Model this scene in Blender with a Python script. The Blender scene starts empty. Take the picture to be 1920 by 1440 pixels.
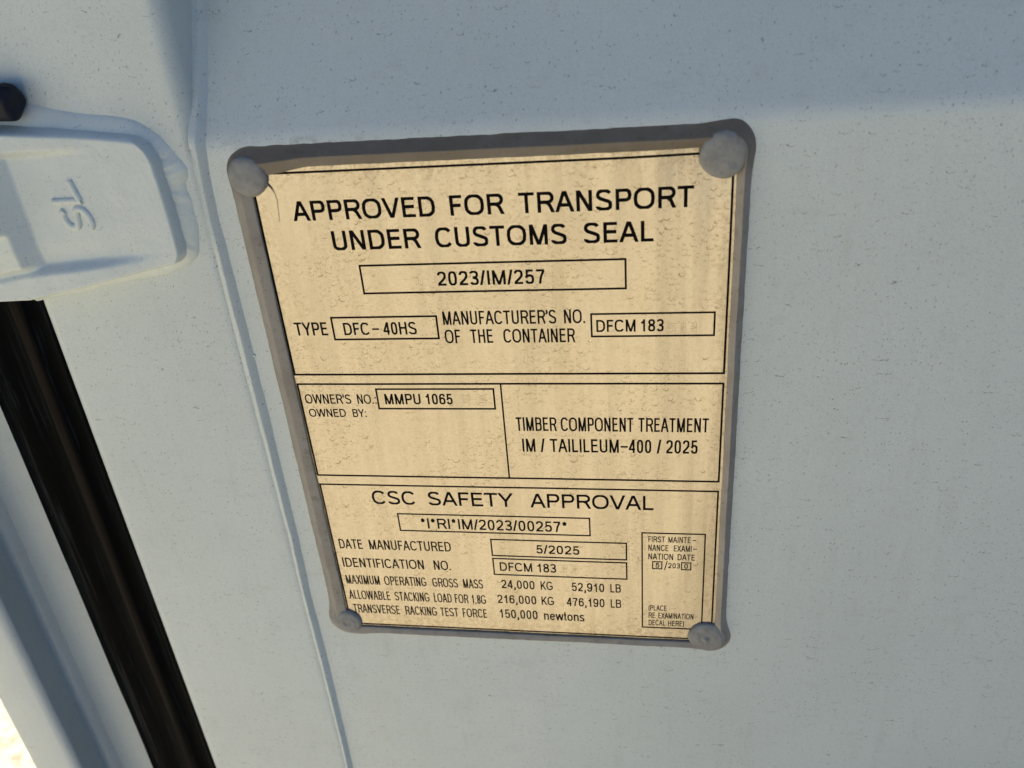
import bpy, math, random
from math import sin, cos, pi, radians, exp, sqrt, atan2
from mathutils import Matrix, Vector, noise

random.seed(7)
SC = bpy.context.scene
COL = SC.collection
MM = 0.001

# ------------------------------------------------------------------ camera
cam = bpy.data.cameras.new('camera')
cam.lens = 29.126
cam.sensor_width = 36.0
cam.clip_start = 0.01
cam.clip_end = 2000
cam.dof.use_dof = True
cam.dof.focus_distance = 0.375
cam.dof.aperture_fstop = 11.0
cam_o = bpy.data.objects.new('camera', cam)
COL.objects.link(cam_o)
cam_o.matrix_world = Matrix(((0.98722182, 0.00138788, 0.159346, 0.15766876),
                             (0.13949026, 0.47592839, -0.86835168, -0.31569496),
                             (-0.07704245, 0.87948294, 0.4696533, 0.07454399),
                             (0, 0, 0, 1)))
SC.camera = cam_o

# ------------------------------------------------------------------ light
SUN_EL, SUN_AZ = 43.0, -29.0          # azimuth from +Y (behind the door), negative = left
w = bpy.data.worlds.new('World')
SC.world = w
w.use_nodes = True
nt = w.node_tree
nt.nodes.clear()
sky = nt.nodes.new('ShaderNodeTexSky')
sky.sky_type = 'NISHITA'
sky.sun_disc = False
sky.sun_elevation = radians(SUN_EL)
sky.sun_rotation = radians(SUN_AZ)
sky.dust_density = 0.1
sky.air_density = 0.8
sky.ozone_density = 4.0
bg = nt.nodes.new('ShaderNodeBackground')
bg.inputs['Strength'].default_value = 0.05
wo = nt.nodes.new('ShaderNodeOutputWorld')
nt.links.new(sky.outputs[0], bg.inputs[0])
nt.links.new(bg.outputs[0], wo.inputs[0])
sun = bpy.data.lights.new('sun', 'SUN')
sun.energy = 5.0
sun.angle = radians(0.53)
sun.color = (1.0, 0.955, 0.86)
sun_o = bpy.data.objects.new('sun', sun)
COL.objects.link(sun_o)
S = Vector((cos(radians(SUN_EL)) * sin(radians(SUN_AZ)),
            cos(radians(SUN_EL)) * cos(radians(SUN_AZ)), sin(radians(SUN_EL))))
sun_o.rotation_euler = S.to_track_quat('Z', 'Y').to_euler()
sun_o.location = S * 5
SC.view_settings.view_transform = 'Standard'
SC.view_settings.look = 'None'
SC.view_settings.exposure = 1.43
SC.view_settings.gamma = 1.0

# ------------------------------------------------------------------ materials
class NT:
    def __init__(self, name):
        self.m = bpy.data.materials.new(name)
        self.m.use_nodes = True
        self.t = self.m.node_tree
        self.b = self.t.nodes['Principled BSDF']
        self.co = self.t.nodes.new('ShaderNodeTexCoord').outputs['Object']
        sep = self.t.nodes.new('ShaderNodeSeparateXYZ')
        self.l(self.co, sep.inputs[0])
        cb = self.t.nodes.new('ShaderNodeCombineXYZ')
        self.l(sep.outputs[0], cb.inputs[0]); self.l(sep.outputs[2], cb.inputs[1])
        self.xz = cb.outputs[0]
    def l(self, a, b): self.t.links.new(a, b)
    def n(self, k, **kw):
        x = self.t.nodes.new('ShaderNode' + k)
        for a, v in kw.items(): setattr(x, a, v)
        return x
    def inp(self, node, i, v):
        if hasattr(v, 'links'): self.l(v, node.inputs[i])
        else: node.inputs[i].default_value = v
    def math(self, op, a, b=None, c=None, clamp=False):
        x = self.n('Math', operation=op, use_clamp=clamp)
        self.inp(x, 0, a)
        if b is not None: self.inp(x, 1, b)
        if c is not None: self.inp(x, 2, c)
        return x.outputs[0]
    def vmath(self, op, a, b=None):
        x = self.n('VectorMath', operation=op)
        self.inp(x, 0, a)
        if b is not None: self.inp(x, 1, b)
        return x
    def noise(self, scale, detail=3, rough=0.55, vec=None, dim='3D', out=0):
        x = self.n('TexNoise', noise_dimensions=dim)
        x.inputs['Scale'].default_value = scale
        x.inputs['Detail'].default_value = detail
        x.inputs['Roughness'].default_value = rough
        self.l(vec if vec is not None else self.co, x.inputs['Vector'])
        return x.outputs[out]
    def ramp(self, v, a, b, lo=0.0, hi=1.0, smooth=True):
        x = self.n('MapRange', interpolation_type='SMOOTHSTEP' if smooth else 'LINEAR')
        self.inp(x, 0, v)
        x.inputs[1].default_value = a; x.inputs[2].default_value = b
        x.inputs[3].default_value = lo; x.inputs[4].default_value = hi
        return x.outputs[0]
    def mix(self, f, a, b):
        x = self.n('Mix', data_type='RGBA')
        self.inp(x, 0, f)
        for i, v in ((6, a), (7, b)):
            if hasattr(v, 'links'): self.l(v, x.inputs[i])
            else: x.inputs[i].default_value = (*v, 1)
        return x.outputs[2]
    def scale(self, vec, s):
        x = self.vmath('MULTIPLY', vec, s)
        return x.outputs[0]
    def bump(self, h, dist, strength=1.0, prev=None):
        x = self.n('Bump')
        x.inputs['Strength'].default_value = strength
        x.inputs['Distance'].default_value = dist
        self.l(h, x.inputs['Height'])
        if prev is not None: self.l(prev, x.inputs['Normal'])
        return x.outputs[0]
    def rot(self, vec, deg):
        if not deg: return vec
        x = self.n('VectorRotate', rotation_type='Z_AXIS')
        self.l(vec, x.inputs['Vector'])
        x.inputs['Angle'].default_value = radians(deg)
        return x.outputs[0]
    def specks(self, cell, prob, rmin, rmax, squash=1.0, turn=0):
        """round dark spots, one per Voronoi cell, only in a share of the cells"""
        v = self.n('TexVoronoi', voronoi_dimensions='2D')
        v.inputs['Scale'].default_value = 1.0 / cell
        wob = self.noise(1.0 / (rmax * 1.6), 2, 0.5, self.xz, '2D', 1)
        off = self.vmath('SUBTRACT', wob, (0.5, 0.5, 0.5)).outputs[0]
        off = self.scale(off, (rmax * 1.4,) * 3)
        src = self.scale(self.rot(self.xz, turn), (1.0, squash, 1.0))
        self.l(self.vmath('ADD', src, off).outputs[0], v.inputs['Vector'])
        sep = self.n('SeparateColor')
        self.l(v.outputs['Color'], sep.inputs[0])
        d = self.math('MULTIPLY', v.outputs['Distance'], cell)
        rad = self.math('MULTIPLY_ADD', self.math('POWER', sep.outputs[1], 2.5), rmax - rmin, rmin)
        inside = self.math('SUBTRACT', rad, d)
        m = self.ramp(inside, -rmin * 0.3, rmin * 0.5)
        on = self.math('LESS_THAN', sep.outputs[0], prob)
        return self.math('MULTIPLY', m, on)
    def crescents(self, cell, prob, rmin, rmax, width, warp=0.3, up=-0.25, squash=1.0):
        """open arcs left by dried drops: the lower part of a ring round each cell's point"""
        vec = self.scale(self.xz, (1.0, squash, 1.0))
        wob = self.noise(1.0 / (rmax * 2.2), 3, 0.6, vec, '2D', 1)
        off = self.scale(self.vmath('SUBTRACT', wob, (0.5, 0.5, 0.5)).outputs[0], (rmax * 2 * warp,) * 3)
        vec = self.vmath('ADD', vec, off).outputs[0]
        v = self.n('TexVoronoi', voronoi_dimensions='2D')
        v.inputs['Scale'].default_value = 1.0 / cell
        self.l(vec, v.inputs['Vector'])
        sep = self.n('SeparateColor')
        self.l(v.outputs['Color'], sep.inputs[0])
        d = self.vmath('SUBTRACT', vec, v.outputs['Position']).outputs[0]
        ln = self.vmath('LENGTH', d).outputs['Value']
        sx = self.n('SeparateXYZ'); self.l(d, sx.inputs[0])
        rad = self.math('MULTIPLY_ADD', self.math('POWER', sep.outputs[1], 2.0), rmax - rmin, rmin)
        dr = self.math('ABSOLUTE', self.math('SUBTRACT', ln, rad))
        ring = self.ramp(dr, width, width * 0.35)
        tilt = self.math('MULTIPLY_ADD', sep.outputs[2], 1.0, -0.5)
        side = self.math('ADD', self.math('DIVIDE', sx.outputs[1], rad),
                         self.math('MULTIPLY', self.math('DIVIDE', sx.outputs[0], rad), tilt))
        low = self.ramp(side, up + 0.25, up - 0.45)
        on = self.math('LESS_THAN', sep.outputs[0], prob)
        m = self.math('MULTIPLY', self.math('MULTIPLY', ring, low), on)
        body = self.math('MULTIPLY', self.ramp(self.math('SUBTRACT', rad, ln), 0, rad_soft(rmax)), on)
        return m, body

def rad_soft(r): return r * 0.5

def make_paint(name, base, speck=1.0, rough=0.40, halo=False):
    k = NT(name)
    big = k.noise(9, 3, 0.5)
    mid = k.noise(60, 4, 0.6)
    grain = k.noise(1500, 2, 0.6)
    c = k.mix(k.ramp(big, 0.3, 0.7), tuple(v * 0.95 for v in base), base)
    # thin veil of settled dust, blotchy, streaked downwards
    st = k.noise(1, 4, 0.6, k.scale(k.co, (160, 160, 14)))
    veil = k.math('MULTIPLY', k.ramp(st, 0.45, 0.8), k.ramp(mid, 0.35, 0.7))
    c = k.mix(k.math('MULTIPLY', veil, 0.22 * speck), c, (0.40, 0.37, 0.32))
    fg = k.noise(1900, 2, 0.7)
    c = k.mix(k.math('MULTIPLY', k.ramp(fg, 0.48, 0.72), 0.30 * speck), c, (0.25, 0.25, 0.25))
    scf = k.noise(1, 4, 0.7, k.scale(k.co, (35, 35, 110)))
    c = k.mix(k.math('MULTIPLY', k.ramp(scf, 0.56, 0.75), 0.16 * speck), c, (0.36, 0.34, 0.30))
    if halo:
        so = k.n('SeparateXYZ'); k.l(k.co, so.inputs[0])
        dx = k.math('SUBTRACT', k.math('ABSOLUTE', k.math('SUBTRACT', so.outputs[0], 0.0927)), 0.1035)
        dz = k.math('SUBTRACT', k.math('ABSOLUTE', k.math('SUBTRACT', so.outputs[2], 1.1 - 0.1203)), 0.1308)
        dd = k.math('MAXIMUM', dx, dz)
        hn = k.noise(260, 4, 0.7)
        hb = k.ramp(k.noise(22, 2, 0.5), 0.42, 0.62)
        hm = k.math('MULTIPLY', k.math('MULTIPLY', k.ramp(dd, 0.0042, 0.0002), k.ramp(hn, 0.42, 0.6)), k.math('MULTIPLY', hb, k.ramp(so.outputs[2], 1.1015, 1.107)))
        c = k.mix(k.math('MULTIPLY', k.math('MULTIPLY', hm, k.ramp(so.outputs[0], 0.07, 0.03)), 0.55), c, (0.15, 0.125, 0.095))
    s1 = k.specks(0.0017, 0.42, 0.00008, 0.00030, 0.62)
    s2 = k.specks(0.0050, 0.5, 0.00013, 0.00036, 0.7, 20)
    s3 = k.specks(0.030, 0.30, 0.00028, 0.00055, 0.6, -25)
    s4 = k.specks(0.0044, 0.35, 0.00013, 0.00034, 0.42, 32)
    s5 = k.specks(0.0060, 0.35, 0.00013, 0.00032, 2.4, 12)
    patch = k.ramp(k.noise(28, 3, 0.6), 0.35, 0.65, 0.25, 1.0)
    c = k.mix(k.math('MULTIPLY', k.math('MULTIPLY', s1, patch), 0.62 * speck), c, (0.13, 0.12, 0.11))
    c = k.mix(k.math('MULTIPLY', s2, 0.5 * speck), c, (0.14, 0.135, 0.14))
    c = k.mix(k.math('MULTIPLY', k.math('MAXIMUM', s4, s5), 0.42 * speck), c, (0.15, 0.14, 0.13))
    c = k.mix(k.math('MULTIPLY', s3, 0.5 * speck), c, (0.10, 0.10, 0.11))
    a1, b1 = k.crescents(0.0048, 0.36, 0.0005, 0.0013, 0.00016, 0.9, -0.15, 1.6)
    a2, b2 = k.crescents(0.014, 0.38, 0.0009, 0.0028, 0.00032, 1.1, -0.15, 2.0)
    patch2 = k.ramp(k.noise(17, 3, 0.6), 0.40, 0.62, 0.1, 1.0)
    brk = k.ramp(k.noise(700, 2, 0.6), 0.36, 0.55)
    c = k.mix(k.math('MULTIPLY', k.math('MULTIPLY', a1, patch2), 0.6 * speck), c, (0.16, 0.14, 0.12))
    c = k.mix(k.math('MULTIPLY', k.math('MULTIPLY', a2, brk), 0.66 * speck), c, (0.07, 0.058, 0.05))
    k.l(c, k.b.inputs['Base Color'])
    k.l(k.ramp(mid, 0.3, 0.7, rough - 0.05, rough + 0.07), k.b.inputs['Roughness'])
    k.b.inputs['Specular IOR Level'].default_value = 0.75
    nb = k.bump(grain, 0.00010, 0.55)
    nb = k.bump(k.noise(330, 2, 0.5), 0.00018, 0.5, nb)
    nb = k.bump(mid, 0.0006, 0.25, nb)
    k.l(nb, k.b.inputs['Normal'])
    return k.m

def make_plate():
    k = NT('stainless_plate')
    k.b.inputs['Metallic'].default_value = 1.0
    streak = k.noise(1, 4, 0.62, k.scale(k.co, (120, 1, 9)))
    streak2 = k.noise(1, 3, 0.6, k.scale(k.co, (55, 1, 3.5)))
    mid = k.noise(90, 4, 0.65)
    fine = k.noise(900, 3, 0.6)
    c = k.mix(k.ramp(streak, 0.35, 0.68), (0.535, 0.475, 0.395), (0.49, 0.43, 0.35))
    c = k.mix(k.math('MULTIPLY', k.ramp(streak2, 0.52, 0.68), 0.24), c, (0.43, 0.37, 0.275))
    c = k.mix(k.math('MULTIPLY', k.ramp(mid, 0.55, 0.75), 0.35), c, (0.43, 0.365, 0.27))
    c = k.mix(k.math('MULTIPLY', k.ramp(fine, 0.58, 0.72), 0.30), c, (0.39, 0.325, 0.235))
    m1 = k.noise(420, 4, 0.75); m2 = k.noise(1300, 2, 0.7)
    c = k.mix(k.math('MULTIPLY', k.ramp(m1, 0.50, 0.68), 0.30), c, (0.40, 0.335, 0.245))
    c = k.mix(k.math('MULTIPLY', k.ramp(m1, 0.46, 0.30), 0.28), c, (0.66, 0.60, 0.49))
    c = k.mix(k.math('MULTIPLY', k.ramp(m2, 0.55, 0.72), 0.34), c, (0.34, 0.28, 0.20))
    a1, b1 = k.crescents(0.0023, 0.85, 0.00034, 0.0009, 0.00020, 0.95, -0.05)
    a2, b2 = k.crescents(0.0047, 0.60, 0.0006, 0.0015, 0.00024, 0.85, -0.1)
    a3, b3 = k.crescents(0.014, 0.34, 0.0008, 0.0017, 0.00032, 0.5, -0.15)
    patch = k.ramp(k.noise(30, 3, 0.6), 0.38, 0.62, 0.12, 1.0)
    c = k.mix(k.math('MULTIPLY', b2, 0.12), c, (0.66, 0.59, 0.465))
    c = k.mix(k.math('MULTIPLY', k.math('MULTIPLY', a1, patch), 0.75), c, (0.25, 0.20, 0.13))
    c = k.mix(k.math('MULTIPLY', k.math('MULTIPLY', a2, patch), 0.8), c, (0.20, 0.16, 0.105))
    c = k.mix(k.math('MULTIPLY', a3, 0.72), c, (0.17, 0.135, 0.09))
    s0 = k.specks(0.0016, 0.4, 0.00008, 0.00026)
    c = k.mix(k.math('MULTIPLY', k.math('MULTIPLY', s0, patch), 0.55), c, (0.27, 0.22, 0.15))
    s1 = k.specks(0.0030, 0.22, 0.00010, 0.00026)
    s2 = k.specks(0.024, 0.34, 0.0007, 0.0030)
    c = k.mix(k.math('MULTIPLY', s1, 0.5), c, (0.18, 0.145, 0.10))
    so = k.n('SeparateXYZ'); k.l(k.co, so.inputs[0])
    low = k.math('MULTIPLY', k.ramp(so.outputs[2], -0.104, -0.121), k.ramp(m1, 0.40, 0.62))
    top = k.math('MULTIPLY', k.ramp(so.outputs[2], 0.114, 0.1225), k.ramp(m1, 0.46, 0.62))
    edge = k.math('MULTIPLY', k.ramp(k.math('ABSOLUTE', so.outputs[0]), 0.088, 0.0945), k.ramp(m1, 0.46, 0.64))
    c = k.mix(k.math('MULTIPLY', k.math('MAXIMUM', low, k.math('MAXIMUM', top, edge)), 0.42), c, (0.27, 0.215, 0.15))
    crumb = k.ramp(k.noise(480, 3, 0.7), 0.47, 0.60)
    c = k.mix(k.math('MULTIPLY', k.math('MULTIPLY', s2, crumb), 0.55), c, (0.27, 0.23, 0.18))
    k.l(c, k.b.inputs['Base Color'])
    k.l(k.ramp(streak, 0.3, 0.7, 0.19, 0.29), k.b.inputs['Roughness'])
    nb = k.bump(fine, 0.00005, 0.35)
    nb = k.bump(a2, 0.00006, 0.18, nb)
    nb = k.bump(k.noise(45, 2, 0.5), 0.0004, 0.22, nb)
    k.l(nb, k.b.inputs['Normal'])
    return k.m

def make_simple(name, base, rough, dirt=None, amt=0.4, scale=80, bump=0.0002, bscale=500, spec=0.4):
    k = NT(name)
    n1 = k.noise(scale, 4, 0.65)
    c = k.mix(k.math('MULTIPLY', k.ramp(n1, 0.38, 0.68), amt), base, dirt or tuple(v * 0.7 for v in base))
    s = k.specks(0.0035, 0.35, 0.00010, 0.00032)
    c = k.mix(k.math('MULTIPLY', s, 0.55), c, tuple(v * 0.25 for v in base))
    k.l(c, k.b.inputs['Base Color'])
    k.b.inputs['Roughness'].default_value = rough
    k.b.inputs['Specular IOR Level'].default_value = spec
    k.l(k.bump(k.noise(bscale, 3, 0.6), bump, 0.5), k.b.inputs['Normal'])
    return k.m

def make_rubber():
    k = NT('black_rubber')
    st = k.noise(1, 4, 0.7, k.scale(k.co, (420, 420, 16)))
    st2 = k.noise(1, 3, 0.6, k.scale(k.co, (130, 130, 9)))
    sep = k.n('SeparateXYZ'); k.l(k.co, sep.inputs[0])
    c = k.mix(k.math('MULTIPLY', k.ramp(st, 0.52, 0.70), 0.9), (0.0008, 0.0012, 0.0018), (0.009, 0.012, 0.016))
    # a brown dust line along the ridge of the lip
    rx = k.math('ABSOLUTE', k.math('SUBTRACT', sep.outputs[0], GASKET_RIDGE))
    dust = k.math('MULTIPLY', k.ramp(rx, 0.0042, 0.0010), k.ramp(st2, 0.3, 0.62, 0.4, 1.0))
    c = k.mix(k.math('MULTIPLY', dust, 0.9), c, (0.021, 0.0155, 0.0115))
    rx2 = k.math('ABSOLUTE', k.math('SUBTRACT', sep.outputs[0], GASKET_RIDGE - 0.026))
    scuff = k.math('MULTIPLY', k.ramp(rx2, 0.007, 0.001), k.ramp(st, 0.48, 0.66))
    c = k.mix(k.math('MULTIPLY', scuff, 0.95), c, (0.017, 0.019, 0.021))
    k.l(c, k.b.inputs['Base Color'])
    k.b.inputs['Roughness'].default_value = 0.75
    k.b.inputs['Specular IOR Level'].default_value = 0.04
    k.l(k.bump(k.noise(1, 3, 0.6, k.scale(k.co, (600, 600, 60))), 0.0002, 0.5), k.b.inputs['Normal'])
    return k.m

def make_seal():
    k = NT('grey_sealant')
    n1 = k.noise(60, 4, 0.65); n2 = k.noise(220, 3, 0.6)
    c = k.mix(k.math('MULTIPLY', k.ramp(n1, 0.4, 0.68), 0.5), (0.315, 0.28, 0.24), (0.20, 0.16, 0.125))
    # dust and grime that has settled on the upper run of the bead
    sep = k.n('SeparateXYZ'); k.l(k.co, sep.inputs[0])
    top = k.math('MULTIPLY', k.ramp(sep.outputs[2], 0.108, 0.124), k.ramp(n1, 0.1, 0.5, 0.6, 1.0))
    c = k.mix(k.math('MULTIPLY', top, 0.75), c, (0.115, 0.088, 0.062))
    c = k.mix(k.math('MULTIPLY', k.ramp(n2, 0.56, 0.7), 0.35), c, (0.10, 0.075, 0.055))
    s = k.specks(0.003, 0.4, 0.00012, 0.0004)
    c = k.mix(k.math('MULTIPLY', s, 0.6), c, (0.06, 0.05, 0.04))
    k.l(c, k.b.inputs['Base Color'])
    k.b.inputs['Roughness'].default_value = 0.5
    k.l(k.bump(k.noise(300, 3, 0.6), 0.0003, 0.5), k.b.inputs['Normal'])
    return k.m

def make_ground():
    k = NT('sand')
    a = k.noise(9, 5, 0.65); b = k.noise(26, 5, 0.75); g = k.noise(0.35, 3, 0.5)
    c = k.mix(k.ramp(a, 0.35, 0.65), (0.60, 0.545, 0.395), (0.49, 0.435, 0.30))
    c = k.mix(k.math('MULTIPLY', k.ramp(b, 0.47, 0.62), 0.75), c, (0.22, 0.16, 0.10))
    c = k.mix(k.math('MULTIPLY', k.ramp(g, 0.4, 0.65), 0.3), c, (0.57, 0.50, 0.37))
    # unseen dark tarmac with ragged edge, added to dim bounce from the right
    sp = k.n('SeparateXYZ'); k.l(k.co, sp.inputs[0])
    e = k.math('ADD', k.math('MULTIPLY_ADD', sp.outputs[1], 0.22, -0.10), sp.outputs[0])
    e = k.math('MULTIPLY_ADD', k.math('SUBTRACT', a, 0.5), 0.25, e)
    shade_tar = k.mix(k.ramp(b, 0.45, 0.65), (0.042, 0.043, 0.046), (0.065, 0.064, 0.062))
    c = k.mix(k.ramp(e, 0.0, 0.16), c, shade_tar)
    k.l(c, k.b.inputs['Base Color'])
    k.b.inputs['Roughness'].default_value = 0.95
    k.b.inputs['Specular IOR Level'].default_value = 0.1
    k.l(k.bump(b, 0.02, 0.6), k.b.inputs['Normal'])
    return k.m

GASKET_RIDGE = -0.137
PAINT_C = (0.605, 0.65, 0.638)
M_door = make_paint('white_door_paint', PAINT_C, halo=True)
M_cast = make_paint('white_casting_paint', (0.64, 0.685, 0.67), 0.55, 0.44)
M_post = make_paint('white_post_paint', (0.60, 0.64, 0.635), 0.6)
M_plate = make_plate()
M_seal = make_seal()
M_rivet = make_simple('grey_rivet_coat', (0.275, 0.268, 0.255), 0.55, (0.16, 0.15, 0.138), 0.5, 220, 0.0006, 420)
M_ink = make_simple('black_ink', (0.004, 0.0032, 0.003), 0.75, (0.010, 0.008, 0.007), 0.5, 300, 0.00003, 900, 0.06)
M_ghost = make_simple('etched_ghost', (0.36, 0.31, 0.225), 0.4, (0.50, 0.44, 0.335), 0.9, 900, 0.00003, 900)
M_ghost.node_tree.nodes['Principled BSDF'].inputs['Metallic'].default_value = 1.0
M_rubber = None
M_navy = make_simple('navy_rubber', (0.008, 0.010, 0.022), 0.6, (0.02, 0.016, 0.012), 0.4, 150, 0.0004, 400, 0.3)

# ------------------------------------------------------------------ builders
def empty(name, loc, label, cat, group=None):
    o = bpy.data.objects.new(name, None)
    COL.objects.link(o)
    o.location = loc
    o.empty_display_size = 0.02
    o['label'] = label; o['category'] = cat
    if group: o['group'] = group
    return o

def base_of(parent):
    v = Vector((0, 0, 0))
    while parent is not None:
        v += parent.location
        parent = parent.parent
    return v

def mesh(name, verts, faces, mat, parent=None, smooth=True, at=None):
    """verts in world coordinates; the object's own origin is its parent's (or `at`)"""
    base = base_of(parent)
    org = Vector(at) if at is not None else base
    me = bpy.data.meshes.new(name)
    me.from_pydata([tuple(Vector(v) - org) for v in verts], [], faces)
    me.materials.append(mat)
    if smooth:
        me.polygons.foreach_set('use_smooth', [True] * len(me.polygons))
    me.update()
    o = bpy.data.objects.new(name, me)
    COL.objects.link(o)
    if parent is not None:
        o.parent = parent
    o.location = org - base
    return o

class MB:
    """collects vertices given as (x, z, n) in millimetres on the door plane"""
    def __init__(self): self.v = []; self.f = []
    def p(self, x, z, n):
        self.v.append((x * MM, -n * MM, z * MM)); return len(self.v) - 1
    def grid(self, P, close_i=False, close_j=False):
        ni, nj = len(P), len(P[0])
        b = len(self.v)
        for r in P:
            for q in r: self.p(*q)
        for i in range(ni - (0 if close_i else 1)):
            for j in range(nj - (0 if close_j else 1)):
                i2, j2 = (i + 1) % ni, (j + 1) % nj
                self.f.append((b + i * nj + j, b + i2 * nj + j, b + i2 * nj + j2, b + i * nj + j2))
    def fan(self, pts):
        b = len(self.v)
        for q in pts: self.p(*q)
        self.f.append(tuple(range(b, b + len(pts))))
    def box(self, x0, x1, z0, z1, n0, n1):
        b = len(self.v)
        for x in (x0, x1):
            for z in (z0, z1):
                for n in (n0, n1): self.p(x, z, n)
        self.f += [tuple(b + i for i in q) for q in ((0, 1, 3, 2), (4, 6, 7, 5), (0, 4, 5, 1), (2, 3, 7, 6), (0, 2, 6, 4), (1, 5, 7, 3))]
    def tube(self, pts, rads, seg=10, flat=1.0):
        P = []
        V = [Vector(p) for p in pts]
        for i, c in enumerate(V):
            d = (V[min(i + 1, len(V) - 1)] - V[max(i - 1, 0)]).normalized()
            ref = Vector((0, 0, 1)) if abs(d.z) < 0.9 else Vector((1, 0, 0))
            a = d.cross(ref).normalized(); b = a.cross(d).normalized()
            r = rads[i] if isinstance(rads, (list, tuple)) else rads
            P.append([tuple(c + a * r * cos(t) + b * r * flat * sin(t)) for t in [2 * pi * j / seg for j in range(seg)]])
        self.grid(P, close_j=True)
        self.fan(P[0]); self.fan(P[-1][::-1])
    def build(self, name, mat, parent=None, smooth=True, at=None):
        return mesh(name, self.v, self.f, mat, parent, smooth, at)

def sm(a, b, x):
    if a == b: return 0.0 if x < a else 1.0
    t = max(0.0, min(1.0, (x - a) / (b - a)))
    return t * t * (3 - 2 * t)

def nz(x, y=0.0, z=0.0): return noise.noise(Vector((x, y, z)))

def interp(tab, x):
    if x <= tab[0][0]: return tab[0][1]
    for (a, va), (b, vb) in zip(tab, tab[1:]):
        if x <= b: return va + (vb - va) * (x - a) / (b - a)
    return tab[-1][1]

# ------------------------------------------------------------------ ground
GZ = -1.25
N = 40
gv, gf = [], []
for i in range(N + 1):
    for j in range(N + 1):
        x = math.copysign((abs(i / N * 2 - 1)) ** 4 * 600, i - N / 2)
        y = math.copysign((abs(j / N * 2 - 1)) ** 4 * 600, j - N / 2)
        gv.append((x, y, GZ + 0.02 * nz(x * 0.3, y * 0.3) if abs(x) + abs(y) < 40 else GZ))
for i in range(N):
    for j in range(N):
        a = i * (N + 1) + j
        gf.append((a, a + N + 1, a + N + 2, a + 1))
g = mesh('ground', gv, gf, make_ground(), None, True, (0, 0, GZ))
g['kind'] = 'structure'

# ------------------------------------------------------------------ container door
Z0, Z1 = -1100.0, 1450.0
door = empty('container_door', (0.0, 0.0, Z0 * MM),
             'white painted steel container door with raised edge tube, welded hinge blade and black rubber gasket', 'door')
PN = -2.5                                     # depth of the flat panel face behind the plate face
SLOPE = radians(27.5)
def build_profile():
    """panel depth against height: flat - sloping in - recessed - sloping out, as pressed sheet"""
    ang = []
    def bend(z, c, r, a): return a * sm(c - r, c + r, z)
    z = Z0; out = []; n = PN
    # measured upwards from the flat that carries the plate (z -420 .. 12)
    def slope(z):
        s = 0.0
        s += SLOPE * (sm(7.0, 18.5, z) - sm(88, 100, z))          # leans back above the plate
        s -= SLOPE * (sm(168, 180, z) - sm(250, 262, z))
        s += SLOPE * (sm(690, 702, z) - sm(772, 784, z))
        s -= SLOPE * (sm(850, 862, z) - sm(932, 944, z))
        s -= SLOPE * (sm(-506, -494, z) - sm(-424, -412, z))
        s += SLOPE * (sm(-668, -656, z) - sm(-586, -574, z))
        return s
    zs = []
    z = Z0
    while z < Z1:
        zs.append(z)
        near = any(a - 3 < z < b + 3 for a, b in ((5, 21), (86, 102), (166, 182), (248, 264), (-508, -492), (-426, -410), (-670, -654), (-588, -572), (688, 704), (770, 786), (848, 864), (930, 946)))
        z += 0.75 if near else 8.0
    zs.append(Z1)
    i0 = min(range(len(zs)), key=lambda i: abs(zs[i] + 100))
    ns = [0.0] * len(zs); ns[i0] = PN
    for i in range(i0 + 1, len(zs)):
        ns[i] = ns[i - 1] - math.tan(slope((zs[i] + zs[i - 1]) / 2)) * (zs[i] - zs[i - 1])
    for i in range(i0 - 1, -1, -1):
        ns[i] = ns[i + 1] + math.tan(slope((zs[i] + zs[i + 1]) / 2)) * (zs[i + 1] - zs[i])
    return list(zip(zs, ns))
PROF = build_profile()
def panel_n(z): return interp(PROF, z)

mb = MB()
xs = [-24, 0, 100, 200, 300, 500, 800, 1120]
mb.grid([[(x, z, n) for z, n in PROF] for x in xs])
mb.grid([[(x, z, n - 2.0) for z, n in PROF][::-1] for x in xs])
panel = mb.build('door_panel', M_door, door)

# hollow edge tube of the door with rolled corners
mb = MB()
def tube_section(x0, x1, nf, nb, r, seg=10):
    pts = []
    for cx, cn, a0 in ((x1 - r, nf - r, 90), (x1 - r, nb + r, 0), (x0 + r, nb + r, -90), (x0 + r, nf - r, -180)):
        for i in range(seg + 1):
            a = radians(a0 - 90 * i / seg)
            pts.append((cx + r * cos(a), cn + r * sin(a)))
    return pts
sec = tube_section(-117, -20.5, -0.4, -52, 7.2)
zz = [Z0, -600, -450, -400, -350, -300, -250, -200, -150, -100, -50, 0, 50, 100, 300, Z1]
mb.grid([[(x, z, n) for x, n in sec] for z in zz], close_j=True)
mb.fan([(x, Z1, n) for x, n in sec]); mb.fan([(x, Z0, n) for x, n in sec][::-1])
post = mb.build('edge_tube', M_door, door)
mb = MB()
sec2 = tube_section(1118, 1214, -0.4, -52, 5.5)
mb.grid([[(x, z, n) for x, n in sec2] for z in (Z0, 0, Z1)], close_j=True)
mb.fan([(x, Z1, n) for x, n in sec2]); mb.fan([(x, Z0, n) for x, n in sec2][::-1])
mb.build('edge_tube', M_door, door)
leaf = empty('container_door', (1.22, 0.0, Z0 * MM),  # assumed second leaf, out of view, added for its shadow on the ground
             'unseen white steel door leaf, added beside the plate door to shade the ground', 'door')
mb = MB()
mb.grid([[(x, z, n) for z, n in PROF] for x in (1330, 1800, 2300)])
mb.grid([[(x, z, n - 2.0) for z, n in PROF][::-1] for x in (1330, 1800, 2300)])
mb.build('door_panel', M_door, leaf)
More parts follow.
